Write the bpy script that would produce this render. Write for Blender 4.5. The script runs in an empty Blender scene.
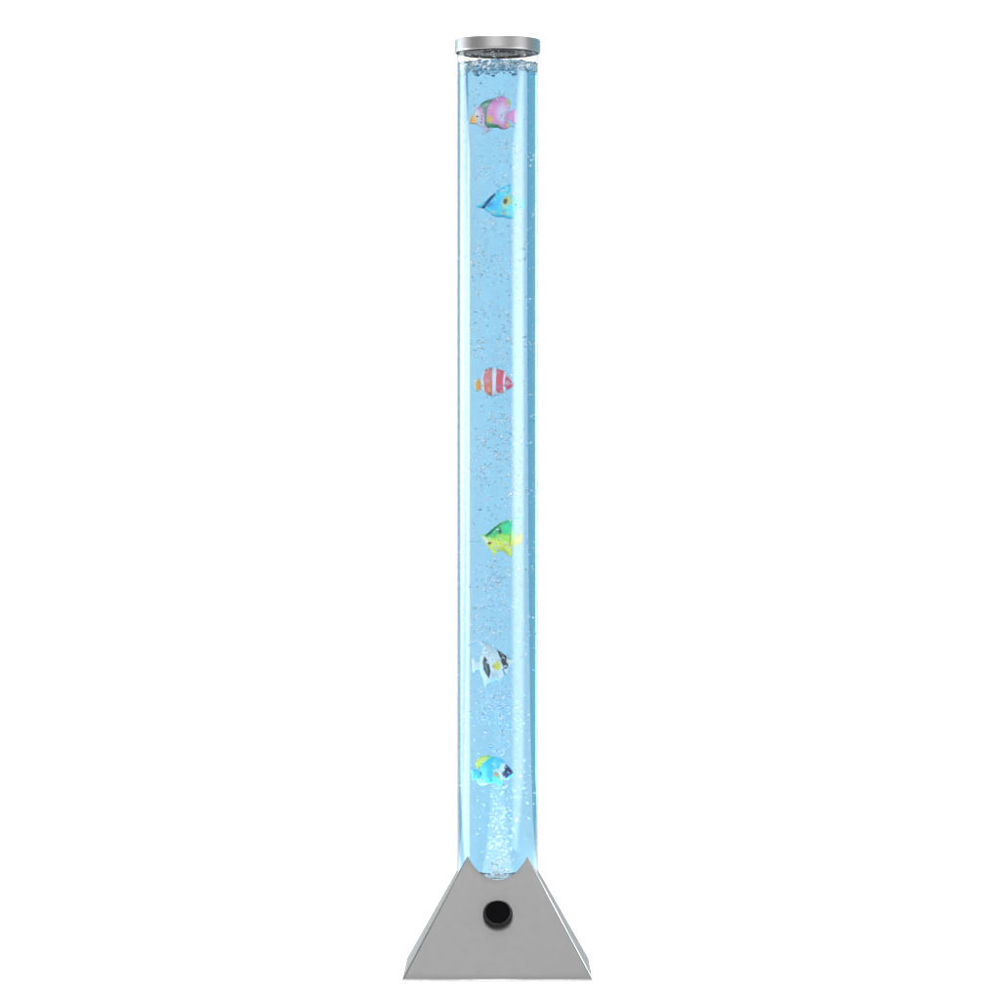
import bpy, bmesh, math, random
from mathutils import Vector, Matrix
random.seed(7)
R_ = math.radians
scene = bpy.context.scene
COL = scene.collection

# ------------------------------------------------------------------ dimensions (metres)
F_PX = 3744.0          # focal length in photo pixels
DIST = 3.6             # camera to lamp axis
CAM_H = 0.4417
CAM_X = 0.0023
HOR = 510.0            # picture row of the horizon
TUBE_R = 0.0399
TUBE_IN = 0.0388
WATER_R = 0.0386
HALF = 0.0895           # half width of the foot at floor
SLOPE = 0.545          # how fast the foot narrows
WATER_TOP = 0.8698
WATER_BOT = 0.0885

def px_to_world(px, py, y):
    d = DIST + y
    return Vector((CAM_X + (px - 500.0) * d / F_PX, y, CAM_H + (HOR - py) * d / F_PX))

# ------------------------------------------------------------------ materials
def srgb(r, g, b):
    def f(c):
        c /= 255.0
        return c / 12.92 if c <= 0.04045 else ((c + 0.055) / 1.055) ** 2.4
    return (f(r), f(g), f(b))

def new_mat(name):
    m = bpy.data.materials.new(name); m.use_nodes = True
    nt = m.node_tree; nt.nodes.clear()
    out = nt.nodes.new('ShaderNodeOutputMaterial')
    return m, nt, out

def principled(name, col, rough=0.5, metal=0.0, spec=0.5, noise=None, bump=None, aniso=None):
    m, nt, out = new_mat(name)
    p = nt.nodes.new('ShaderNodeBsdfPrincipled')
    p.inputs['Base Color'].default_value = (*col, 1)
    p.inputs['Roughness'].default_value = rough
    p.inputs['Metallic'].default_value = metal
    p.inputs['Specular IOR Level'].default_value = spec
    nt.links.new(p.outputs[0], out.inputs[0])
    if noise:
        sc, amt, stretch = noise
        tc = nt.nodes.new('ShaderNodeTexCoord'); mp = nt.nodes.new('ShaderNodeMapping')
        mp.inputs['Scale'].default_value = stretch
        nz = nt.nodes.new('ShaderNodeTexNoise'); nz.inputs['Scale'].default_value = sc; nz.inputs['Detail'].default_value = 5
        nt.links.new(tc.outputs['Object'], mp.inputs[0]); nt.links.new(mp.outputs[0], nz.inputs['Vector'])
        rr = nt.nodes.new('ShaderNodeMapRange')
        rr.inputs['To Min'].default_value = rough - amt; rr.inputs['To Max'].default_value = rough + amt
        nt.links.new(nz.outputs['Fac'], rr.inputs['Value']); nt.links.new(rr.outputs[0], p.inputs['Roughness'])
        mx = nt.nodes.new('ShaderNodeMix'); mx.data_type = 'RGBA'
        mx.inputs['A'].default_value = (*[c * 0.93 for c in col], 1)
        mx.inputs['B'].default_value = (*[min(1, c * 1.07) for c in col], 1)
        nt.links.new(nz.outputs['Fac'], mx.inputs['Factor']); nt.links.new(mx.outputs['Result'], p.inputs['Base Color'])
        if bump:
            b = nt.nodes.new('ShaderNodeBump'); b.inputs['Strength'].default_value = bump; b.inputs['Distance'].default_value = 0.0004
            nt.links.new(nz.outputs['Fac'], b.inputs['Height']); nt.links.new(b.outputs[0], p.inputs['Normal'])
    return m

M = {}
M['backdrop'] = principled('white_seamless_paper', (0.90, 0.90, 0.90), 0.9, spec=0.1, noise=(3, 0.03, (1, 1, 1)))
M['base'] = principled('satin_silver_paint', (0.083, 0.0815, 0.081), 0.5, metal=0.2, noise=(180, 0.05, (1, 1, 1)), bump=0.06)
M['edge_glint'] = principled('edge_highlight', (0.85, 0.85, 0.86), 0.3, metal=0.6)  # pale metal stands in for the highlight along the panel edges
M['cap'] = principled('brushed_aluminium', (0.33, 0.325, 0.33), 0.36, metal=1.0, noise=(60, 0.04, (1, 1, 25)), bump=0.05)
M['black'] = principled('black_plastic', (0.0025, 0.0025, 0.003), 0.7, spec=0.0, noise=(300, 0.06, (1, 1, 1)))
M['grip'] = principled('ribbed_black_rubber', (0.014, 0.014, 0.015), 0.25, spec=0.8)
M['dark'] = principled('dark_plug_plastic', (0.012, 0.011, 0.012), 0.45, spec=0.25, noise=(200, 0.08, (1, 1, 1)))
M['stone'] = principled('air_stone_dark', (0.03, 0.05, 0.06), 0.6, noise=(400, 0.08, (1, 1, 1)))
M['felt'] = principled('dark_foot', (0.02, 0.02, 0.02), 0.8)

def tube_mat():
    m, nt, out = new_mat('clear_acrylic_wall')
    lw = nt.nodes.new('ShaderNodeLayerWeight'); lw.inputs['Blend'].default_value = 0.5
    pw = nt.nodes.new('ShaderNodeMath'); pw.operation = 'POWER'; pw.inputs[1].default_value = 5
    nt.links.new(lw.outputs['Facing'], pw.inputs[0])
    mr = nt.nodes.new('ShaderNodeMapRange'); mr.inputs['To Min'].default_value = 0.042; mr.inputs['To Max'].default_value = 0.4
    nt.links.new(pw.outputs[0], mr.inputs['Value'])
    cm = nt.nodes.new('ShaderNodeMix'); cm.data_type = 'RGBA'
    cm.inputs['A'].default_value = (0.99, 0.99, 0.99, 1); cm.inputs['B'].default_value = (0.30, 0.25, 0.30, 1)
    p2 = nt.nodes.new('ShaderNodeMath'); p2.operation = 'POWER'; p2.inputs[1].default_value = 8
    nt.links.new(lw.outputs['Facing'], p2.inputs[0]); nt.links.new(p2.outputs[0], cm.inputs['Factor'])
    tr = nt.nodes.new('ShaderNodeBsdfTransparent'); nt.links.new(cm.outputs['Result'], tr.inputs[0])
    gl = nt.nodes.new('ShaderNodeBsdfGlossy'); gl.inputs['Roughness'].default_value = 0.02
    mx = nt.nodes.new('ShaderNodeMixShader')
    nt.links.new(mr.outputs[0], mx.inputs[0]); nt.links.new(tr.outputs[0], mx.inputs[1]); nt.links.new(gl.outputs[0], mx.inputs[2])
    nt.links.new(mx.outputs[0], out.inputs[0])
    return m
M['tube'] = tube_mat()

def water_mat():
    m, nt, out = new_mat('blue_lit_water')
    g = nt.nodes.new('ShaderNodeBsdfGlass'); g.inputs['IOR'].default_value = 1.33; g.inputs['Roughness'].default_value = 0.0
    v = nt.nodes.new('ShaderNodeVolumeAbsorption')
    v.inputs['Color'].default_value = (0.375, 0.672, 0.80, 1); v.inputs['Density'].default_value = 34
    nt.links.new(g.outputs[0], out.inputs['Surface']); nt.links.new(v.outputs[0], out.inputs['Volume'])
    return m
M['water'] = water_mat()

def bubble_mat(name, ior):
    m, nt, out = new_mat(name)
    g = nt.nodes.new('ShaderNodeBsdfGlass'); g.inputs['IOR'].default_value = ior; g.inputs['Roughness'].default_value = 0.0
    nt.links.new(g.outputs[0], out.inputs['Surface'])
    return m
def froth_mat(name, white):
    m, nt, out = new_mat(name)
    g = nt.nodes.new('ShaderNodeBsdfGlass'); g.inputs['IOR'].default_value = 0.752; g.inputs['Roughness'].default_value = 0.0
    d = nt.nodes.new('ShaderNodeBsdfDiffuse'); d.inputs[0].default_value = (0.95, 0.97, 0.98, 1)
    gl = nt.nodes.new('ShaderNodeBsdfGlossy'); gl.inputs['Roughness'].default_value = 0.08
    m2 = nt.nodes.new('ShaderNodeMixShader'); m2.inputs[0].default_value = 0.22
    nt.links.new(d.outputs[0], m2.inputs[1]); nt.links.new(gl.outputs[0], m2.inputs[2])
    mx = nt.nodes.new('ShaderNodeMixShader'); mx.inputs[0].default_value = white
    nt.links.new(g.outputs[0], mx.inputs[1]); nt.links.new(m2.outputs[0], mx.inputs[2]); nt.links.new(mx.outputs[0], out.inputs['Surface'])
    return m
M['bubble'] = froth_mat('air_in_water', 0.2); M['froth'] = froth_mat('air_with_painted_sparkle', 0.93)  # white mixed into the air stands in for sparkle, strongest in the second
M['drop'] = bubble_mat('water_drop', 1.33)

def led_mat():
    m, nt, out = new_mat('led_glow')
    e = nt.nodes.new('ShaderNodeEmission'); e.inputs[0].default_value = (0.55, 0.88, 1.0, 1); e.inputs[1].default_value = 0.75
    nt.links.new(e.outputs[0], out.inputs[0]); return m
M['led'] = led_mat()

def paint_mat():
    m, nt, out = new_mat('painted_fish_plastic')
    a = nt.nodes.new('ShaderNodeAttribute'); a.attribute_name = 'paint'
    p = nt.nodes.new('ShaderNodeBsdfPrincipled'); p.inputs['Roughness'].default_value = 0.35
    nz = nt.nodes.new('ShaderNodeTexNoise'); nz.inputs['Scale'].default_value = 600; nz.inputs['Detail'].default_value = 3
    tc = nt.nodes.new('ShaderNodeTexCoord'); nt.links.new(tc.outputs['Object'], nz.inputs['Vector'])
    mx = nt.nodes.new('ShaderNodeMix'); mx.data_type = 'RGBA'; mx.blend_type = 'MULTIPLY'
    mx.inputs['Factor'].default_value = 1.0
    cr = nt.nodes.new('ShaderNodeMapRange'); cr.inputs['To Min'].default_value = 0.8; cr.inputs['To Max'].default_value = 1.15
    nt.links.new(nz.outputs['Fac'], cr.inputs['Value'])
    nt.links.new(a.outputs['Color'], mx.inputs['A']); nt.links.new(cr.outputs[0], mx.inputs['B'])
    nt.links.new(mx.outputs['Result'], p.inputs['Base Color'])
    p.inputs['Subsurface Weight'].default_value = 0.0
    nt.links.new(p.outputs[0], out.inputs[0]); return m
M['paint'] = paint_mat()
M['eye'] = principled('fish_eye', (0.01, 0.012, 0.015), 0.15)
M['eye_white'] = principled('fish_eye_ring', (0.75, 0.78, 0.75), 0.3)

# ------------------------------------------------------------------ helpers
def link_mesh(name, verts, faces, mat, parent=None, smooth=True, loc=(0, 0, 0)):
    me = bpy.data.meshes.new(name); me.from_pydata(verts, [], faces); me.update()
    me.materials.append(mat)
    if smooth:
        for p in me.polygons: p.use_smooth = True
    o = bpy.data.objects.new(name, me); COL.objects.link(o); o.location = loc
    if parent: o.parent = parent
    return o

def tag(o, label=None, cat=None, group=None, kind=None):
    if label: o['label'] = label
    if cat: o['category'] = cat
    if group: o['group'] = group
    if kind: o['kind'] = kind
    return o

def empty(name, loc):
    o = bpy.data.objects.new(name, None); COL.objects.link(o); o.location = loc; o.empty_display_size = 0.02
    return o

def lathe(name, prof, mat, parent=None, n=128, loc=(0, 0, 0), closed=False):
    """profile of (r, z); r==0 ends become poles"""
    vs, fs, rings = [], [], []
    for r, z in prof:
        if r < 1e-7:
            rings.append([len(vs)]); vs.append((0, 0, z))
        else:
            rings.append(list(range(len(vs), len(vs) + n)))
            for i in range(n):
                a = 2 * math.pi * i / n; vs.append((r * math.cos(a), r * math.sin(a), z))
    pairs = list(zip(rings, rings[1:]))
    if closed: pairs.append((rings[-1], rings[0]))
    for A, B in pairs:
        for i in range(n):
            j = (i + 1) % n
            if len(A) == 1 and len(B) == 1: continue
            if len(A) == 1: fs.append((A[0], B[j], B[i]))
            elif len(B) == 1: fs.append((A[i], A[j], B[0]))
            else: fs.append((A[i], A[j], B[j], B[i]))
    o = link_mesh(name, vs, fs, mat, parent, True, loc)
    bm = bmesh.new(); bm.from_mesh(o.data); bmesh.ops.recalc_face_normals(bm, faces=bm.faces)
    for e in bm.edges:
        if len(e.link_faces) == 2 and e.calc_face_angle(0) > 0.75: e.smooth = False
    bm.to_mesh(o.data); bm.free()
    return o

# ------------------------------------------------------------------ seamless white backdrop
def backdrop():
    prof = [(-4.6, 0.0), (-2.0, 0.0), (0.0, 0.0), (1.2, 0.0)]
    rad = 0.9
    for i in range(1, 17):
        a = math.pi / 2 * i / 16
        prof.append((1.2 + rad * math.sin(a), rad - rad * math.cos(a)))
    prof.append((2.1, 3.4))
    W = 1.06
    vs, fs = [], []
    for y, z in prof:
        w = 0.72 + (W - 0.72) * max(0.0, min(1.0, (y - 0.3) / 0.9))
        vs += [(-w, y, z), (w, y, z)]
    for i in range(len(prof) - 1): fs.append((2 * i, 2 * i + 1, 2 * i + 3, 2 * i + 2))
    o = link_mesh('studio_backdrop', vs, fs, M['backdrop'])
    tag(o, 'seamless white studio sweep under and behind the bubble lamp', 'backdrop', kind='structure')
backdrop()

# ------------------------------------------------------------------ the lamp
lamp = empty('bubble_lamp', (0, 0, 0))
tag(lamp, 'tall clear tube bubble lamp with pale blue water, silver cap and silver pyramid foot', 'bubble lamp')

def make_base():
    N = 40
    rc = TUBE_R + 0.0006
    a = rc / math.sqrt(2)
    rows = 14
    foot = 0.0
    vs, fs = [], []
    loops = []
    for side in range(4):
        ang = side * math.pi / 2
        for i in range(N):                       # last column belongs to the next side
            t = i / N
            th = -math.pi / 4 + t * math.pi / 2   # even spacing on the arc
            x = rc * math.sin(th); Wd = rc * math.cos(th)
            ztop = (HALF - Wd) / SLOPE
            xb = HALF * math.tan(th)
            col = []
            for r in range(rows + 1):
                s = r / rows
                z = foot + (ztop - foot) * s
                w = HALF - SLOPE * z
                # straight line between the bottom point and the top point on the sloped face
                X = xb + (x - xb) * s; Y = -w
                c, sn = math.cos(ang), math.sin(ang)
                col.append(len(vs)); vs.append((X * c - Y * sn, X * sn + Y * c, z))
            loops.append(col)
    n = len(loops)
    for i in range(n):
        A, B = loops[i], loops[(i + 1) % n]
        for r in range(rows):
            fs.append((A[r], B[r], B[r + 1], A[r + 1]))
    o = link_mesh('base', vs, fs, M['base'], lamp, True)
    # sharp folded corners
    me = o.data
    bm = bmesh.new(); bm.from_mesh(me)
    lay = bm.edges.layers.float.get('bevel_weight_edge') or bm.edges.layers.float.new('bevel_weight_edge')
    hip = set()
    for k in range(4):
        for v in loops[k * N]: hip.add(v)
    bm.verts.ensure_lookup_table()
    for e in bm.edges:
        if e.verts[0].index in hip and e.verts[1].index in hip: e[lay] = 1.0
    bm.to_mesh(me); bm.free()
    bv = o.modifiers.new('fold', 'BEVEL'); bv.limit_method = 'WEIGHT'; bv.width = 0.0011; bv.segments = 3; bv.profile = 0.6
    so = o.modifiers.new('sheet', 'SOLIDIFY'); so.thickness = 0.0013; so.offset = -1
    wn = o.modifiers.new('normals', 'WEIGHTED_NORMAL'); wn.keep_sharp = True
    return o
base = make_base()

# folded lip of the front panel; bottom and right bars coloured bright as edge highlights
def bar(name, p0, p1, r, mat, parent):
    p0, p1 = Vector(p0), Vector(p1); d = (p1 - p0); L = d.length; d.normalize()
    q = Vector((0, 0, 1)).rotation_difference(d)
    vs, fs = [], []
    n = 8
    for k in (0, 1):
        for i in range(n):
            a = 2 * math.pi * i / n
            v = q @ Vector((r * math.cos(a), r * math.sin(a), L * k)) + p0; vs.append(tuple(v))
    for i in range(n): fs.append((i, (i + 1) % n, n + (i + 1) % n, n + i))
    fs.append(tuple(range(n))[::-1]); fs.append(tuple(range(n, 2 * n)))
    return link_mesh(name, vs, fs, mat, parent, True)
hip_top = (HALF - (TUBE_R + 0.0006) / math.sqrt(2)) / SLOPE
at_ = (TUBE_R + 0.0006) / math.sqrt(2)
for sx in (-1, 1):
    bar('folded_edge', (sx * (HALF - 0.0002), -(HALF - 0.0002), 0.0012), (sx * (at_ + 0.0001), -(at_ + 0.0001), hip_top - 0.001), 0.00038, M['edge_glint' if sx > 0 else 'base'], base)
bar('folded_edge', (-HALF + 0.0006, -HALF, 0.0012), (HALF - 0.0006, -HALF, 0.0012), 0.0003, M['edge_glint'], base)

# underside plate and little dark pad
def plate():
    w = HALF - 0.002
    vs = [(-w, -w, 0.001), (w, -w, 0.001), (w, w, 0.001), (-w, w, 0.001), (-w + .002, -w + .002, 0.004), (w - .002, -w + .002, 0.004), (w - .002, w - .002, 0.004), (-w + .002, w - .002, 0.004)]
    fs = [(3, 2, 1, 0), (4, 5, 6, 7), (0, 1, 5, 4), (1, 2, 6, 5), (2, 3, 7, 6), (3, 0, 4, 7)]
    return link_mesh('bottom_plate', vs, fs, M['felt'], base, False)
plate()

# knob
def make_knob():
    zc = 0.0583
    y = -(HALF - SLOPE * zc)
    n = Vector((0, -1, SLOPE)).normalized()
    q = Vector((0, 0, 1)).rotation_difference(n)
    r0 = 0.0134
    T = 44
    nseg = T * 4
    def body(name, ringdef, mat, parent, loc, centre):
        vs, fs = [], []
        for (r, z, k) in ringdef:
            for i in range(nseg):
                a = 2 * math.pi * i / nseg
                rr_ = r + k * (0.0003 if i % 4 in (1, 2) else -0.0012)
                vs.append((rr_ * math.cos(a), rr_ * math.sin(a), z * 0.75))
        for j in range(len(ringdef) - 1):
            for i in range(nseg):
                i2 = (i + 1) % nseg
                fs.append((j * nseg + i, j * nseg + i2, (j + 1) * nseg + i2, (j + 1) * nseg + i))
        if centre is not None:
            c = len(vs); vs.append((0, 0, centre * 0.75)); j = len(ringdef) - 1
            for i in range(nseg): fs.append((j * nseg + i, j * nseg + (i + 1) % nseg, c))
        return link_mesh(name, [tuple(q @ Vector(v)) for v in vs], fs, mat, parent, False, loc)
    k = body('knob', [(r0 * 0.86, 0.0002, 0), (r0 * 0.86, 0.0103, 0), (r0 * 0.84, 0.0106, 0), (r0 * 0.80, 0.0104, 0), (r0 * 0.77, 0.0099, 0), (r0 * 0.4, 0.0098, 0)], M['black'], lamp, (0.0002, y, zc), 0.0098)
    body('grip_ring', [(r0 * 0.88, 0.0005, 0), (r0 * 0.93, 0.0012, 0), (r0 * 1.03, 0.0018, 1), (r0 * 1.02, 0.0070, 1), (r0 * 0.95, 0.0098, 1), (r0 * 0.87, 0.0104, 0)], M['grip'], k, (0, 0, 0), None)
make_knob()

# tube wall: outer and inner skins joined at both ends
tube = lathe('tube', [(TUBE_R, 0.055), (TUBE_R, 0.886), (TUBE_IN + 0.0001, 0.886), (TUBE_IN + 0.0001, 0.055)], M['tube'], lamp, 256, closed=True)

# water column with a churned surface
def make_water():
    n = 160
    from mathutils import noise
    vs, fs = [], []
    rings = []
    zs = [WATER_BOT, WATER_TOP - 0.006]
    for z in zs:
        rings.append(list(range(len(vs), len(vs) + n)))
        for i in range(n):
            a = 2 * math.pi * i / n; vs.append((WATER_R * math.cos(a), WATER_R * math.sin(a), z))
    def h(x, y):
        p = Vector((x * 150, y * 150, 3.1)); q = Vector((x * 420, y * 420, 8.2))
        return 0.0014 * noise.noise(p) + 0.0014 * noise.noise(q)
    K = 46
    for k in range(K):
        r = WATER_R * (1 - k / K)
        rings.append(list(range(len(vs), len(vs) + n)))
        for i in range(n):
            a = 2 * math.pi * i / n; x, y = r * math.cos(a), r * math.sin(a)
            vs.append((x, y, WATER_TOP + h(x, y) + (0.0008 if k == 0 else 0)))
    for A, B in zip(rings, rings[1:]):
        for i in range(n):
            j = (i + 1) % n; fs.append((A[i], A[j], B[j], B[i]))
    c = len(vs); vs.append((0, 0, WATER_TOP + h(0, 0)))
    for i in range(n): fs.append((rings[-1][i], rings[-1][(i + 1) % n], c))
    c = len(vs); vs.append((0, 0, WATER_BOT))
    for i in range(n): fs.append((rings[0][(i + 1) % n], rings[0][i], c))
    o = link_mesh('water', vs, fs, M['water'], lamp, True)
    bm = bmesh.new(); bm.from_mesh(o.data); bmesh.ops.recalc_face_normals(bm, faces=bm.faces)
    for e in bm.edges:
        if len(e.link_faces) == 2 and e.calc_face_angle(0) > 0.7: e.smooth = False
    bm.to_mesh(o.data); bm.free()
    return o
make_water()

# light puck and air outlet under the water
lathe('light_disc', [(0, 0.0820), (0.0374, 0.0820), (0.0374, 0.0896), (0, 0.0896)], M['led'], lamp, 64)
lathe('air_outlet', [(0, 0.0898), (0.0050, 0.0898), (0.0050, 0.0918), (0.0035, 0.0938), (0.001, 0.0942), (0, 0.0942)], M['stone'], lamp, 32, (-0.001, -0.020, 0))

# cap with rolled rim, dark plug inside
capo = lathe('cap', [(0, 0.8934), (0.030, 0.8933), (0.0405, 0.8931), (0.04135, 0.8930), (0.04155, 0.8928), (0.0416, 0.8925), (0.0416, 0.8923), (0.0416, 0.8826), (0.0416, 0.8822), (0.0415, 0.8814), (0.0412, 0.8809), (0.0407, 0.8807), (0.0402, 0.8810), (0.0400, 0.8835), (0.0400, 0.8890), (0, 0.8895)], M['cap'], lamp, 192)
lathe('plug', [(0, 0.8862), (0.0372, 0.8862), (0.0372, 0.8806), (0.0366, 0.8798), (0.0350, 0.8797), (0.0342, 0.8803), (0.0330, 0.8822), (0.0170, 0.8822), (0.0160, 0.8800), (0.0150, 0.8797), (0.0125, 0.8799), (0, 0.8800)], M['dark'], capo, 128)

# ------------------------------------------------------------------ painted plastic fish
def smooth_outline(pts, n):
    out = []
    P = [Vector(p) for p in pts]; m = len(P)
    lens = [(P[(i + 1) % m] - P[i]).length for i in range(m)]
    tot = sum(lens)
    for k in range(n):
        d = tot * k / n; i = 0
        while d > lens[i]: d -= lens[i]; i += 1
        t = d / lens[i]
        p0, p1, p2, p3 = P[i - 1], P[i], P[(i + 1) % m], P[(i + 2) % m]
        out.append(0.5 * ((2 * p1) + (-p0 + p2) * t + (2 * p0 - 5 * p1 + 4 * p2 - p3) * t * t + (-p0 + 3 * p1 - 3 * p2 + p3) * t ** 3))
    return out

class Painter:
    """colour of a spot (u, v) on the toy: base colour overpainted by soft shapes"""
    def __init__(s, base): s.base = base; s.layers = []
    def blob(s, col, cx, cy, rx, ry, rot=0, soft=0.25, op=1):
        s.layers.append(('b', srgb(*col), cx, cy, rx, ry, R_(rot), soft, op)); return s
    def poly(s, col, pts, soft=14, op=1):
        s.layers.append(('p', srgb(*col), pts, soft, op)); return s
    def seg(s, col, x0, y0, x1, y1, w, soft=14, op=1):
        s.layers.append(('s', srgb(*col), x0, y0, x1, y1, w, soft, op)); return s
    def __call__(s, u, v):
        c = srgb(*s.base)
        for L in s.layers:
            if L[0] == 'b':
                _, col, cx, cy, rx, ry, rot, soft, op = L
                dx, dy = u - cx, v - cy
                x = (dx * math.cos(rot) + dy * math.sin(rot)) / rx; y = (-dx * math.sin(rot) + dy * math.cos(rot)) / ry
                w = (1 + soft - math.hypot(x, y)) / (2 * soft)
            elif L[0] == 's':
                _, col, x0, y0, x1, y1, wd, soft, op = L
                dx, dy = x1 - x0, y1 - y0
                t = max(0, min(1, ((u - x0) * dx + (v - y0) * dy) / (dx * dx + dy * dy)))
                w = (wd + soft - math.hypot(u - x0 - dx * t, v - y0 - dy * t)) / (2 * soft)
            else:
                _, col, pts, soft, op = L
                ins = False; dmin = 1e9; m = len(pts)
                for i in range(m):
                    ax, ay = pts[i]; bx, by = pts[(i + 1) % m]
                    if (ay > v) != (by > v) and u < (bx - ax) * (v - ay) / (by - ay) + ax: ins = not ins
                    dx, dy = bx - ax, by - ay
                    t = max(0, min(1, ((u - ax) * dx + (v - ay) * dy) / (dx * dx + dy * dy + 1e-9)))
                    dmin = min(dmin, math.hypot(u - ax - dx * t, v - ay - dy * t))
                w = ((dmin if ins else -dmin) + soft) / (2 * soft)
            w = max(0, min(1, w)); w = w * w * (3 - 2 * w) * op
            c = tuple(a + (b - a) * w for a, b in zip(c, col))
        return c

FISH_Y = -0.021
MAG = 1.10
UN = 1 / 16.667
def fish_point(org, u, v, y):
    px = org[0] + u * UN; py = org[1] + v * UN
    w = px_to_world(px, py, FISH_Y)
    return Vector((w.x / MAG, FISH_Y + y, w.z))

def plate_part(name, org, root, pts, T, paint, parent, rings=22, seg=120, yoff=0.0, belly=0.55, centre=None):
    ol = smooth_outline(pts, seg)
    c = Vector(centre) if centre else sum(ol, Vector((0, 0))) / len(ol)
    vs, fs, cols = [], [], []
    rl = []
    for side in (-1, 1):
        for k in range(rings):
            t = 1 - k / rings
            if k == 0 and side == 1: rl.append(rl[0]); continue
            rl.append(list(range(len(vs), len(vs) + seg)))
            for p in ol:
                q = c + (p - c) * t
                th = T * (1 - t ** 3) ** belly
                vs.append(tuple(fish_point(org, q.x, q.y, side * th + yoff) - root)); cols.append(paint(q.x, q.y))
        rl.append([len(vs)]); vs.append(tuple(fish_point(org, c.x, c.y, side * T + yoff) - root)); cols.append(paint(c.x, c.y))
    def strip(A, B, flip):
        for i in range(seg):
            j = (i + 1) % seg
            f = (A[i], A[j], B[0]) if len(B) == 1 else (A[i], A[j], B[j], B[i])
            fs.append(f[::-1] if flip else f)
    front, back = rl[:rings + 1], rl[rings + 1:]
    for A, B in zip(front, front[1:]): strip(A, B, False)
    for A, B in zip(back, back[1:]): strip(A, B, True)
    o = link_mesh(name, vs, fs, M['paint'], parent, True)
    bm = bmesh.new(); bm.from_mesh(o.data); bmesh.ops.recalc_face_normals(bm, faces=bm.faces); bm.to_mesh(o.data); bm.free()
    at = o.data.color_attributes.new('paint', 'FLOAT_COLOR', 'POINT')
    for i, cc in enumerate(cols): at.data[i].color = (*cc, 1)
    return o

def streamer(name, org, root, path, w0, w1, paint, parent):
    """a thin tapering filament along a path of (u, v)"""
    P = [Vector(p) for p in path]
    pts = []
    L = []
    n = 24
    for k in range(n + 1):
        f = k / n * (len(P) - 1); i = min(int(f), len(P) - 2); t = f - i
        p0, p1, p2, p3 = P[max(0, i - 1)], P[i], P[i + 1], P[min(len(P) - 1, i + 2)]
        L.append(0.5 * ((2 * p1) + (-p0 + p2) * t + (2 * p0 - 5 * p1 + 4 * p2 - p3) * t * t + (-p0 + 3 * p1 - 3 * p2 + p3) * t ** 3))
    vs, fs, cols = [], [], []
    m = 8
    for k, p in enumerate(L):
        d = (L[min(n, k + 1)] - L[max(0, k - 1)]).normalized(); nn = Vector((-d.y, d.x))
        w = w0 + (w1 - w0) * k / n
        for j in range(m):
            a = 2 * math.pi * j / m
            q = p + nn * (w * math.cos(a))
            vs.append(tuple(fish_point(org, q.x, q.y, 0.0005 * math.sin(a)) - root)); cols.append(paint(q.x, q.y))
    for k in range(n):
        for j in range(m):
            j2 = (j + 1) % m; fs.append((k * m + j, k * m + j2, (k + 1) * m + j2, (k + 1) * m + j))
    fs.append(tuple(range(m))[::-1]); fs.append(tuple(range(n * m, n * m + m)))
    o = link_mesh(name, vs, fs, M['paint'], parent, True)
    at = o.data.color_attributes.new('paint', 'FLOAT_COLOR', 'POINT')
    for i, cc in enumerate(cols): at.data[i].color = (*cc, 1)
    return o

def fish_eye(org, root, u, v, r, y, parent, mat='eye', ring=None):
    """domed eyes on both flanks, joined by one short pin through the head"""
    prof = [(0, -y - 0.0006), (0.6, -y - 0.00045), (1.0, -y + 0.0001), (1.0, y - 0.0001), (0.6, y + 0.00045), (0, y + 0.0006)]
    n = 20; vs, fs, rg = [], [], []
    for rr, yy in prof:
        if rr == 0: rg.append([len(vs)]); vs.append(tuple(fish_point(org, u, v, yy) - root)); continue
        rg.append(list(range(len(vs), len(vs) + n)))
        for i in range(n):
            a = 2 * math.pi * i / n
            vs.append(tuple(fish_point(org, u + r * rr * math.cos(a), v + r * rr * math.sin(a), yy) - root))
    for A, B in zip(rg, rg[1:]):
        for i in range(n):
            j = (i + 1) % n
            if len(A) == 1: fs.append((A[0], B[j], B[i]))
            elif len(B) == 1: fs.append((A[i], A[j], B[0]))
            else: fs.append((A[i], A[j], B[j], B[i]))
    return link_mesh('eye', vs, fs, M[mat], parent, True)

def fish_root(org, u, v, label):
    loc = fish_point(org, u, v, 0)
    r = empty('toy_fish', loc); tag(r, label, 'toy fish', 'plastic fish floating in the tube')
    return r, loc

# --- pink fish
g = (465, 85)
r, loc = fish_root(g, 480, 480, 'pink plastic fish with orange snout and dark green shoulder band, topmost in the tube')
pt = Painter((255, 150, 205))
pt.blob((253, 205, 238), 610, 470, 90, 150, 10, .6).blob((255, 228, 246), 620, 520, 45, 120, 0, .6)
pt.blob((235, 130, 200), 520, 300, 120, 60, -30, .6, .6)
pt.poly((92, 140, 120), [(225, 345), (300, 280), (420, 235), (500, 205), (430, 310), (380, 400), (355, 500), (370, 620), (450, 655), (560, 680), (620, 735), (520, 760), (380, 730), (310, 650), (300, 520), (285, 420)], 16)
pt.poly((70, 150, 95), [(380, 655), (480, 655), (580, 690), (500, 720), (400, 720)], 12)
pt.blob((165, 190, 160), 330, 340, 70, 20, -15, .5, .8)
pt.poly((250, 232, 240), [(60, 590), (170, 400), (240, 345), (290, 430), (320, 560), (310, 650), (370, 740), (330, 800), (180, 680)], 14)
pt.poly((244, 150, 205), [(195, 390), (240, 345), (290, 440), (312, 570), (300, 640), (262, 600), (252, 480)], 12)
pt.blob((246, 190, 90), 120, 585, 62, 75, 0, .4).blob((235, 150, 60), 125, 585, 28, 28, 0, .5)
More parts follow.
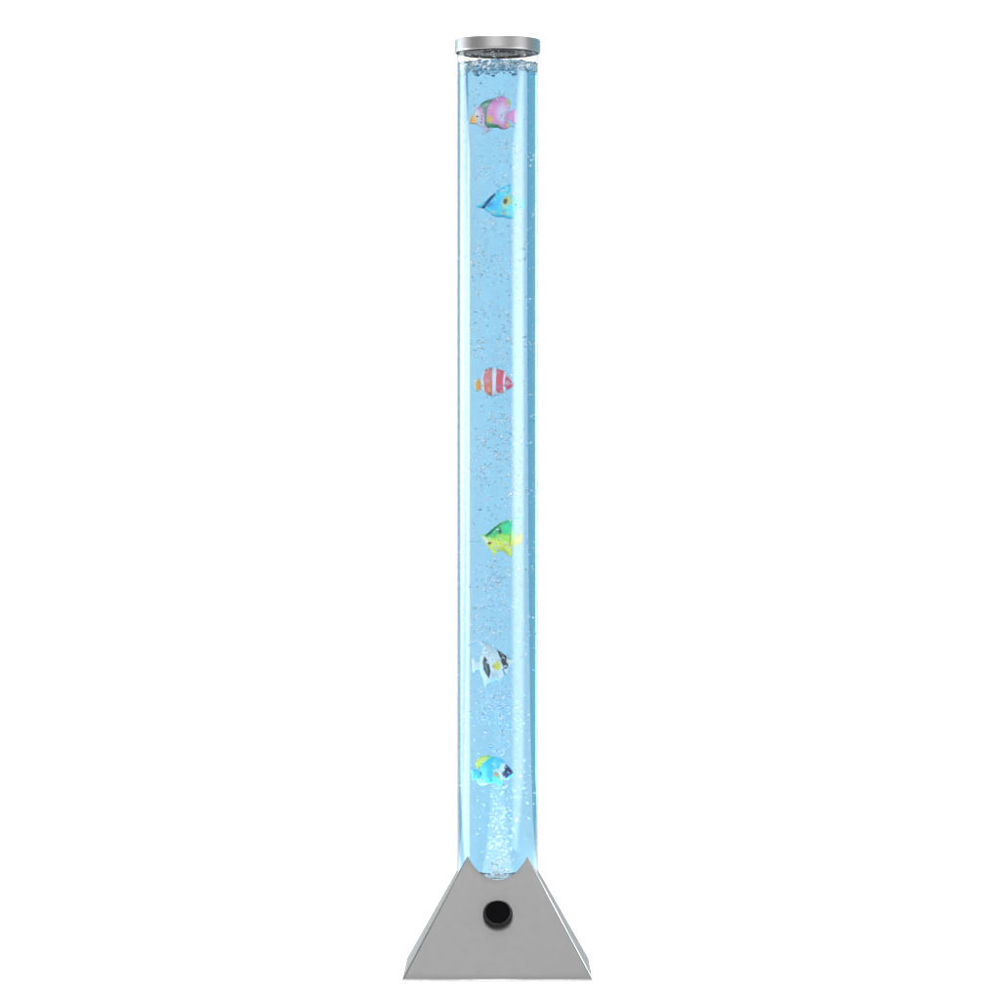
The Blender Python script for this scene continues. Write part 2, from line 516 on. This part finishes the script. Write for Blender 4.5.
pt.blob((250, 190, 95), 410, 585, 55, 60, 0, .4).blob((250, 215, 120), 725, 300, 32, 60, -15, .5).blob((250, 205, 110), 725, 680, 40, 38, 0, .5)
plate_part('body', g, loc, [(62, 590), (105, 520), (170, 425), (240, 345), (330, 275), (430, 245), (520, 212), (590, 192), (660, 205), (725, 255), (752, 320), (735, 400), (690, 455), (680, 520), (690, 590), (735, 640), (748, 700), (690, 745), (600, 748), (540, 722), (460, 725), (390, 730), (320, 715), (240, 692), (170, 662), (95, 645)], .0046, pt, r)
plate_part('tail', g, loc, [(670, 490), (750, 440), (830, 408), (868, 450), (882, 540), (862, 630), (815, 655), (760, 605), (680, 575)], .0012, Painter((255, 160, 210)).blob((255, 205, 232), 850, 540, 30, 120), r)
plate_part('belly_fin', g, loc, [(300, 690), (400, 710), (395, 780), (350, 800)], .001, Painter((248, 190, 215)), r, 6, 30)
fish_eye(g, loc, 198, 537, 19, .0036, r)

# --- upper blue fish
g = (470, 175)
r, loc = fish_root(g, 560, 470, 'cyan plastic fish with dark diagonal snout bar and brown spot, second from the top')
pt = Painter((75, 222, 245))
pt.blob((60, 195, 250), 410, 480, 150, 80, -35, .6).blob((120, 238, 250), 700, 560, 120, 220, 0, .5).blob((95, 230, 250), 600, 240, 100, 70, 0, .5)
pt.blob((30, 150, 200), 340, 500, 60, 30, -20, .5).blob((110, 225, 245), 300, 600, 100, 40, 20, .5)
pt.blob((235, 228, 140), 620, 455, 85, 110, 20, .35, .85).blob((120, 235, 250), 655, 540, 45, 40, 0, .4)
pt.seg((205, 205, 110), 520, 640, 570, 670, 9, 10).seg((205, 210, 120), 570, 670, 650, 640, 8, 10).seg((190, 200, 120), 510, 650, 550, 520, 8, 10, .7)
pt.blob((92, 74, 30), 590, 450, 34, 48, 15, .35)
pt.seg((28, 45, 95), 400, 335, 210, 560, 24, 10)
pt.blob((150, 150, 175), 590, 600, 40, 25, 0, .5, .5)
plate_part('body', g, loc, [(95, 515), (200, 490), (262, 435), (330, 368), (395, 325), (450, 255), (520, 210), (590, 190), (668, 150), (668, 240), (700, 335), (762, 400), (795, 470), (785, 560), (742, 625), (722, 722), (650, 740), (560, 712), (440, 705), (350, 665), (285, 605), (220, 565), (110, 540)], .0046, pt, r)
plate_part('tail', g, loc, [(765, 470), (830, 400), (890, 365), (912, 450), (928, 555), (860, 545), (775, 540)], .0012, Painter((125, 235, 245)), r)
fish_eye(g, loc, 765, 500, 16, .0026, r)

# --- red and white fish
g = (465, 355)
r, loc = fish_root(g, 490, 450, 'red and white banded plastic fish with orange tail, third from the top')
pt = Painter((250, 240, 245))
pt.poly((240, 125, 125), [(335, 235), (455, 215), (452, 690), (390, 665), (320, 600), (318, 480), (305, 400), (322, 300)], 10)
pt.poly((240, 120, 95), [(318, 470), (450, 450), (452, 640), (400, 655), (325, 600)], 16, .8)
pt.blob((240, 160, 175), 365, 425, 50, 28, 0, .5, .8).blob((250, 180, 170), 365, 290, 40, 20, -20, .6, .6).blob((245, 200, 160), 400, 580, 25, 40, 0, .6, .5)
pt.poly((232, 80, 100), [(525, 238), (650, 265), (636, 400), (632, 560), (640, 625), (545, 640), (512, 590), (518, 400)], 10)
pt.blob((205, 120, 160), 560, 530, 50, 22, 0, .5, .8)
pt.poly((228, 75, 110), [(690, 340), (745, 410), (815, 495), (770, 545), (690, 585), (655, 500), (668, 400)], 10)
pt.blob((245, 190, 210), 705, 470, 38, 36, 20, .5, .8)  # pinkish highlight painted into the red tip
plate_part('body', g, loc, [(262, 430), (278, 350), (325, 262), (395, 222), (465, 212), (550, 222), (625, 240), (680, 280), (730, 345), (775, 420), (822, 497), (780, 548), (705, 595), (640, 645), (560, 675), (470, 685), (395, 680), (335, 650), (288, 595), (262, 520)], .0046, pt, r)
plate_part('tail', g, loc, [(148, 485), (168, 412), (230, 398), (275, 440), (292, 500), (258, 580), (205, 612), (158, 575)], .0013, Painter((250, 225, 190)).blob((246, 165, 70), 222, 505, 45, 85, 0, .25), r)
fish_eye(g, loc, 300, 515, 20, .0034, r, 'eye_white')
fish_eye(g, loc, 300, 515, 9, .0040, r)

# --- green and yellow fish
g = (475, 510)
r, loc = fish_root(g, 450, 450, 'green and yellow plastic angelfish with trailing top filament, fourth from the top')
pt = Painter((250, 246, 95))
pt.poly((185, 240, 85), [(100, 400), (620, 130), (700, 430), (560, 560), (500, 520), (380, 500), (280, 490), (180, 450)], 30)
pt.poly((45, 205, 120), [(100, 400), (620, 130), (640, 330), (560, 420), (440, 400), (320, 450), (180, 440)], 35)
pt.blob((28, 222, 150), 560, 250, 80, 110, 10, .5)
pt.seg((25, 110, 80), 190, 430, 300, 340, 16, 16).seg((20, 120, 80), 260, 360, 440, 215, 10, 14)
pt.poly((245, 250, 205), [(90, 430), (180, 455), (215, 500), (200, 580), (300, 690), (340, 790), (200, 700), (120, 520)], 16)
pt.blob((205, 250, 215), 645, 330, 30, 140, -8, .6, .9)
pt.blob((200, 110, 70), 245, 550, 36, 24, -20, .35)
pt.seg((150, 130, 50), 582, 600, 590, 400, 8, 12).blob((190, 240, 120), 410, 440, 60, 40, 0, .6, .6)
pt.blob((30, 75, 55), 412, 345, 26, 52, -10, .45)
plate_part('body', g, loc, [(105, 412), (185, 400), (250, 348), (330, 278), (420, 212), (500, 178), (565, 158), (622, 145), (630, 250), (655, 350), (685, 435), (665, 520), (622, 610), (612, 785), (560, 765), (500, 720), (470, 692), (420, 686), (360, 700), (335, 775), (290, 722), (240, 662), (190, 602), (148, 520)], .0046, pt, r, centre=(440, 430))
plate_part('tail', g, loc, [(640, 440), (720, 410), (785, 380), (795, 460), (785, 545), (700, 590), (640, 610)], .0012, Painter((252, 240, 120)).blob((250, 215, 120), 770, 470, 30, 80), r)
streamer('filament', g, loc, [(600, 160), (660, 142), (760, 130), (880, 152)], 9, 4, Painter((90, 225, 190)), r)
fish_eye(g, loc, 240, 550, 14, .0036, r)

# --- white and black fish
g = (465, 635)
r, loc = fish_root(g, 460, 460, 'white plastic fish with two black bands, yellow spot and trailing filament, fifth from the top')
pt = Painter((250, 252, 253))
pt.blob((215, 225, 228), 440, 270, 90, 60, 20, .8, .6).blob((205, 215, 225), 490, 640, 90, 40, 0, .8, .7)
pt.blob((240, 225, 60), 535, 510, 62, 75, 0, .5).blob((235, 165, 50), 475, 515, 22, 30, 0, .6, .8)
pt.poly((38, 52, 58), [(320, 345), (360, 400), (405, 490), (425, 600), (402, 722), (350, 650), (305, 560), (295, 440)], 8)
pt.blob((120, 140, 145), 350, 530, 22, 110, -12, .6, .8)
pt.poly((30, 42, 50), [(530, 235), (610, 290), (690, 350), (690, 430), (722, 480), (718, 540), (660, 570), (615, 480), (580, 360)], 8)
pt.seg((50, 60, 66), 630, 560, 670, 670, 10, 8).blob((150, 165, 170), 672, 520, 22, 22, 0, .4)
pt.seg((60, 130, 120), 700, 380, 790, 400, 12, 10, .6).blob((250, 235, 190), 745, 450, 40, 25, 0, .5, .8)
plate_part('body', g, loc, [(262, 108), (340, 128), (430, 160), (520, 215), (600, 282), (690, 345), (740, 385), (800, 415), (808, 455), (745, 500), (722, 560), (690, 640), (640, 690), (605, 740), (575, 810), (545, 750), (460, 765), (390, 805), (330, 868), (308, 760), (270, 655), (243, 560), (243, 450), (268, 345), (300, 262), (300, 190)], .0046, pt, r, centre=(470, 470))
plate_part('tail', g, loc, [(118, 375), (195, 445), (262, 480), (262, 570), (185, 575), (128, 628), (108, 500)], .0012, Painter((246, 252, 253)), r)
streamer('filament', g, loc, [(330, 150), (270, 112), (190, 98), (60, 118)], 26, 8, Painter((250, 253, 254)), r)
fish_eye(g, loc, 638, 388, 26, .0032, r, 'eye_white')
fish_eye(g, loc, 638, 388, 13, .0038, r)

# --- lower blue fish
g = (465, 740)
r, loc = fish_root(g, 480, 500, 'round blue plastic fish with navy face mask and yellow back fin, lowest of all')
pt = Painter((50, 210, 248))
pt.blob((120, 232, 248), 320, 560, 80, 130, 0, .6).blob((40, 200, 245), 480, 380, 140, 90, 0, .6).blob((70, 200, 252), 420, 560, 60, 120, 0, .7)
pt.seg((120, 230, 245), 520, 285, 660, 360, 18, 16)
pt.poly((240, 246, 248), [(620, 370), (680, 380), (700, 640), (760, 620), (700, 680), (620, 700), (575, 610), (545, 520)], 16)
pt.poly((18, 42, 92), [(680, 395), (712, 425), (770, 490), (808, 550), (755, 590), (690, 632), (640, 600), (608, 540), (660, 500), (660, 440)], 7)
pt.blob((245, 160, 60), 520, 570, 48, 34, 10, .4).blob((90, 215, 110), 560, 655, 30, 60, 10, .5)
pt.blob((20, 80, 130), 262, 555, 16, 42, 0, .4).blob((150, 170, 195), 720, 530, 32, 10, 35, .4)
plate_part('body', g, loc, [(812, 550), (768, 485), (712, 420), (668, 362), (600, 305), (520, 274), (430, 288), (360, 325), (292, 385), (252, 460), (240, 550), (262, 632), (318, 692), (390, 722), (470, 705), (540, 738), (590, 745), (645, 690), (705, 655), (762, 602)], .0048, pt, r)
plate_part('back_fin', g, loc, [(185, 460), (178, 375), (225, 302), (315, 258), (400, 245), (448, 280), (400, 340), (320, 400), (260, 450)], .0014, Painter((225, 215, 90)).blob((170, 225, 150), 400, 270, 60, 40), r, 10, 80)
plate_part('tail', g, loc, [(85, 475), (180, 492), (262, 520), (262, 590), (180, 640), (115, 665), (98, 570)], .0013, Painter((80, 210, 248)).blob((150, 225, 245), 100, 570, 30, 100), r)
plate_part('belly_fin', g, loc, [(188, 640), (260, 630), (330, 680), (395, 712), (300, 752), (225, 725)], .0012, Painter((205, 245, 250)), r, 10, 60)
fish_eye(g, loc, 688, 515, 22, .0034, r, 'eye_white')
fish_eye(g, loc, 688, 515, 11, .0040, r)

# ------------------------------------------------------------------ bubbles
def ico(sub=2):
    bm = bmesh.new(); bmesh.ops.create_icosphere(bm, subdivisions=sub, radius=1.0)
    vs = [v.co.copy() for v in bm.verts]; fs = [tuple(v.index for v in f.verts) for f in bm.faces]; bm.free(); return vs, fs
ICO = ico(2)

FISH_BOX = [(468, 96, 520, 133), (474, 184, 527, 221), (472, 367, 516, 397), (480, 518, 529, 558), (469, 640, 515, 688), (469, 754, 515, 786)]
bub = []      # (pos, r, squash, rot)
def clear_of_fish(p, r):
    px = 500 + (p.x - CAM_X) * F_PX / (DIST + p.y) * 1.0; py = HOR - (p.z - CAM_H) * F_PX / (DIST + p.y)
    if abs(p.y - FISH_Y) > 0.006 + r: return True
    return not any(a - 2 < px < c + 2 and b - 1 < py < d + 1 for a, b, c, d in FISH_BOX)
def add_bubble(x, y, z, r):
    rad = math.hypot(x, y)
    lim = WATER_R - r * 1.25 - 0.0002
    if rad > lim: x *= lim / rad; y *= lim / rad
    p = Vector((x, y, z))
    if z - r < WATER_BOT + .0016 or z + r > WATER_TOP + 0.0005 or not clear_of_fish(p, r): return
    e = Vector((random.gauss(0, .3), random.gauss(0, .45), random.gauss(0, .7)))
    bub.append((p, r, (random.uniform(1.5, 2.3) if random.random() < .22 and r < .0013 else random.uniform(.9, 1.3), random.uniform(.8, 1.1), random.uniform(.5, .9)), e))
def zpx(py): return CAM_H + (HOR - py) * DIST / F_PX
def rr(lo, hi): lo *= 1.7; hi *= 1.7; return lo + (hi - lo) * random.random() ** 2.4

# plume rising from the air outlet, widening upwards
for _ in range(900):
    t = random.random() ** 1.5
    py = 874 - t * 460
    sp = 0.0085 + 0.008 * min(1, t * 1.6)
    add_bubble(random.gauss(-0.0005 + .004 * math.sin(t * 9), sp * .62), random.gauss(-.027, .0035), zpx(py), rr(.0004, .00105))
# clusters (rising swarms) through the middle and top
for _ in range(340):
    py = random.uniform(85, 730)
    cx = random.uniform(-.020, .020); cy = random.uniform(-.034, -.016)
    for k in range(random.randint(2, 9)):
        add_bubble(cx + random.gauss(0, .0035), cy + random.gauss(0, .003), zpx(py + random.gauss(0, 4)), rr(.0003, .00085))
# loose bubbles everywhere
for _ in range(1150):
    py = random.uniform(78, 850); a = random.uniform(math.pi, 2 * math.pi) if random.random() < .8 else random.uniform(0, math.pi); q = WATER_R * random.random() ** .35
    add_bubble(q * math.cos(a), q * math.sin(a), zpx(py), rr(.00025, .0007))
# bubbles clinging to the wall, mostly on the right flank
for py in (157, 161, 205, 211, 216, 262, 300, 311, 340, 345, 388, 396, 419, 443, 452, 493, 495, 540, 570, 574, 580, 617, 618, 632, 655, 690, 718, 735, 748, 760, 770, 775, 790):
    for k in range(random.randint(1, 3)):
        a = random.uniform(-62, -8) if random.random() < .9 else random.uniform(195, 240)
        add_bubble(WATER_R * math.cos(R_(a)), WATER_R * math.sin(R_(a)), zpx(py + random.gauss(0, 2.5)), random.uniform(.0008, .0019))
for (px, py, r_) in ((534, 157, .0021), (531, 343, .0019), (534, 344, .0014), (535, 494, .0019), (534, 415, .0013), (533, 617, .0017), (526, 346, .0012), (531, 568, .0012), (529, 572, .001), (511, 494, .0016), (509, 496, .0011)):
    X = (px - 497.6) / 1040; y = -math.sqrt(max(0, (WATER_R * .97) ** 2 - min(abs(X), WATER_R * .93) ** 2)); add_bubble(X * .97, y, zpx(py), r_)
# froth just beneath the surface
for _ in range(520):
    a = random.uniform(0, 2 * math.pi); q = WATER_R * math.sqrt(random.random())
    add_bubble(q * math.cos(a), q * math.sin(a), WATER_TOP - .001 - abs(random.gauss(0, .0032)), rr(.0004, .0012))

bub.sort(key=lambda b: -b[1])
def bubble_verts(r, sq, e):
    Rm = Matrix.Rotation(e.z, 3, 'Z') @ Matrix.Rotation(e.y, 3, 'Y') @ Matrix.Rotation(e.x, 3, 'X')
    w = random.uniform(0, 6)
    out = []
    for v in ICO[0]:
        k = 1 + .10 * math.sin(3 * v.x + w) * math.cos(2.3 * v.y + w)
        out.append(Rm @ Vector((v.x * sq[0] * r * k, v.y * sq[1] * r * k, v.z * sq[2] * r * k)))
    return out
for (p, r_, sq, e) in bub[:300]:
    o = link_mesh('air_bubble', [tuple(v) for v in bubble_verts(r_, sq, e)], ICO[1], M['froth' if random.random() < .75 else 'bubble'], None, True, p)
    tag(o, 'small clear air bubble rising in the pale blue water of the tube', 'air bubble', 'air bubbles in the water')
vs, fs, mi = [], [], []
for (p, r_, sq, e) in bub[300:]:
    mi += [1 if random.random() < .75 else 0] * len(ICO[1])
    b0 = len(vs); vs += [tuple(v + p) for v in bubble_verts(r_, sq, e)]; fs += [tuple(i + b0 for i in f) for f in ICO[1]]
fb = link_mesh('fine_bubbles', vs, fs, M['bubble']); fb.data.materials.append(M['froth']); fb.data.polygons.foreach_set('material_index', mi)
tag(fb, 'fizz of countless tiny air bubbles spread through the blue water', 'bubbles', kind='stuff')

# droplets splashed on the wall of the air gap and on the plug: one wet film of tiny drops
vs, fs = [], []
for _ in range(110):
    if random.random() < .5:
        a = random.uniform(0, 2 * math.pi); r_ = rr(.0002, .0006); q = TUBE_IN - r_ * .6
        p = Vector((q * math.cos(a), q * math.sin(a), random.uniform(WATER_TOP + .003, .8795)))
    else:
        a = random.uniform(0, 2 * math.pi); q = .036 * math.sqrt(random.random()); r_ = rr(.0002, .0006)
        p = Vector((q * math.cos(a), q * math.sin(a), .8800 - r_))
    b0 = len(vs); vs += [tuple(v + p) for v in bubble_verts(r_, (1.1, 1, .9), Vector((0, 0, 0)))]; fs += [tuple(i + b0 for i in f) for f in ICO[1]]
tag(link_mesh('water_droplets', vs, fs, M['drop']), 'spray of tiny water drops between the water surface and the silver cap', 'droplets', kind='stuff')

# ------------------------------------------------------------------ lights
def softbox(name, az, dist, z0, z1, az_w, radiance, side, v1, taper, soft, bottom):
    """upright softbox with a soft-edged diffuser; az measured from the camera direction, positive to the right"""
    a = R_(az); w = 2 * dist * math.tan(R_(az_w / 2)); h = z1 - z0
    L = bpy.data.lights.new(name, 'AREA'); L.shape = 'RECTANGLE'; L.size = w; L.size_y = h
    L.energy = radiance * math.pi * w * h
    o = bpy.data.objects.new(name, L); COL.objects.link(o)
    pos = Vector((math.sin(a) * dist, -math.cos(a) * dist, (z0 + z1) / 2)); o.location = pos
    d = Vector((-pos.x, -pos.y, 0)).normalized(); o.rotation_euler = d.to_track_quat('-Z', 'Y').to_euler()
    L.use_nodes = True; nt = L.node_tree; em = nt.nodes['Emission']
    ge = nt.nodes.new('ShaderNodeNewGeometry'); sp = nt.nodes.new('ShaderNodeSeparateXYZ'); nt.links.new(ge.outputs['Parametric'], sp.inputs[0])
    def math_(op, a_, b_=None, clamp=False):
        n = nt.nodes.new('ShaderNodeMath'); n.operation = op; n.use_clamp = clamp
        for k, x in enumerate((a_, b_)):
            if x is None: continue
            if isinstance(x, (int, float)): n.inputs[k].default_value = x
            else: nt.links.new(x, n.inputs[k])
        return n.outputs[0]
    u = sp.outputs[0]; v = sp.outputs[1]
    if side < 0: u = math_('SUBTRACT', 1.0, u)
    top = math_('DIVIDE', math_('SUBTRACT', v, v1), 1 - v1, True)
    inner = math_('MULTIPLY', top, taper)
    m1 = math_('DIVIDE', math_('SUBTRACT', u, inner), soft, True)
    low = math_('DIVIDE', math_('SUBTRACT', 0.09, v), 0.09, True)
    outer = math_('SUBTRACT', 1.0, math_('MULTIPLY', low, 0.5))
    m2 = math_('DIVIDE', math_('SUBTRACT', outer, u), soft, True)
    dv = math_('DIVIDE', math_('SUBTRACT', v, 0.60), 0.30)
    bell = math_('POWER', 2.718, math_('MULTIPLY', math_('MULTIPLY', dv, dv), -1.0))
    gain = math_('ADD', math_('MULTIPLY', bell, 1 - bottom), bottom)
    nt.links.new(math_('MULTIPLY', math_('MULTIPLY', m1, m2), gain), em.inputs['Strength'])
    return o
softbox('softbox_left', -108, 1.15, 0.0, 1.06, 50, 6.5, -1, .846, .65, .10, .55)
softbox('softbox_right', 60.5, 1.3, 0.0, 1.08, 46, 4.9, 1, .846, .80, .30, .55)
def panel(name, loc, target, sx, sy, radiance):
    L = bpy.data.lights.new(name, 'AREA'); L.shape = 'RECTANGLE'; L.size = sx; L.size_y = sy; L.energy = radiance * math.pi * sx * sy
    o = bpy.data.objects.new(name, L); COL.objects.link(o); o.location = loc
    o.rotation_euler = (Vector(target) - Vector(loc)).to_track_quat('-Z', 'Y').to_euler(); return o
panel('overhead_fill', (0, 0.2, 2.9), (0, 0.2, 0), 1.5, 2.4, 3.6)  # unseen panel added to push the floor to white
panel('background_wash', (0, 0.5, 2.5), (0, 2.1, 0.9), 1.8, 0.8, 5.0)  # unseen panel added to keep the rear of the sweep white
panel('key_softbox', (-0.2, -1.7, 2.2), (0, 0, 0.4), 1.35, 1.1, 20.0)
Ld = bpy.data.lights.new('led', 'AREA'); Ld.shape = 'DISK'; Ld.size = 0.009; Ld.spread = R_(110); Ld.color = (1.0, 0.97, 0.95)
Ld.energy = 0.6 * math.pi
lo = bpy.data.objects.new('led', Ld); COL.objects.link(lo); lo.location = (0, -0.009, 0.0899); lo.rotation_euler = (math.pi, 0, 0); lo.parent = lamp
world = bpy.data.worlds.new('World'); scene.world = world; world.use_nodes = True
wt = world.node_tree; bg = wt.nodes['Background']; bg.inputs[1].default_value = 1.0
wc = wt.nodes.new('ShaderNodeTexCoord'); ws = wt.nodes.new('ShaderNodeSeparateXYZ'); wt.links.new(wc.outputs['Generated'], ws.inputs[0])
wr = wt.nodes.new('ShaderNodeValToRGB'); wt.links.new(ws.outputs[1], wr.inputs[0])
# neutral grey behind the camera; blue surround added to colour light through the tube edges
wr.color_ramp.elements[0].position = 0.0; wr.color_ramp.elements[0].color = (0.48, 0.48, 0.48, 1)
wr.color_ramp.elements[1].position = 0.5; wr.color_ramp.elements[1].color = (0.46, 0.84, 1.0, 1)
wt.links.new(wr.outputs[0], bg.inputs[0])

# ------------------------------------------------------------------ camera and render settings
cam = bpy.data.cameras.new('camera'); co = bpy.data.objects.new('camera', cam); COL.objects.link(co); scene.camera = co
co.location = (CAM_X, -DIST, CAM_H); co.rotation_euler = (math.pi / 2, 0, 0)
cam.sensor_width = 36; cam.lens = F_PX / 1000 * 36; cam.shift_y = (HOR - 500) / 1000; cam.clip_start = 0.05; cam.clip_end = 100
scene.render.resolution_x = 1024; scene.render.resolution_y = 1024
scene.view_settings.view_transform = 'Standard'; scene.view_settings.look = 'None'; scene.view_settings.gamma = 1; scene.view_settings.exposure = 0
scene.view_settings.use_curve_mapping = False
c = scene.cycles
c.max_bounces = 24; c.transmission_bounces = 24; c.transparent_max_bounces = 32; c.glossy_bounces = 8; c.diffuse_bounces = 4; c.volume_bounces = 0
c.caustics_reflective = True; c.caustics_refractive = True; c.blur_glossy = 0.3; c.sample_clamp_indirect = 8
c.use_denoising = True; c.use_adaptive_sampling = False
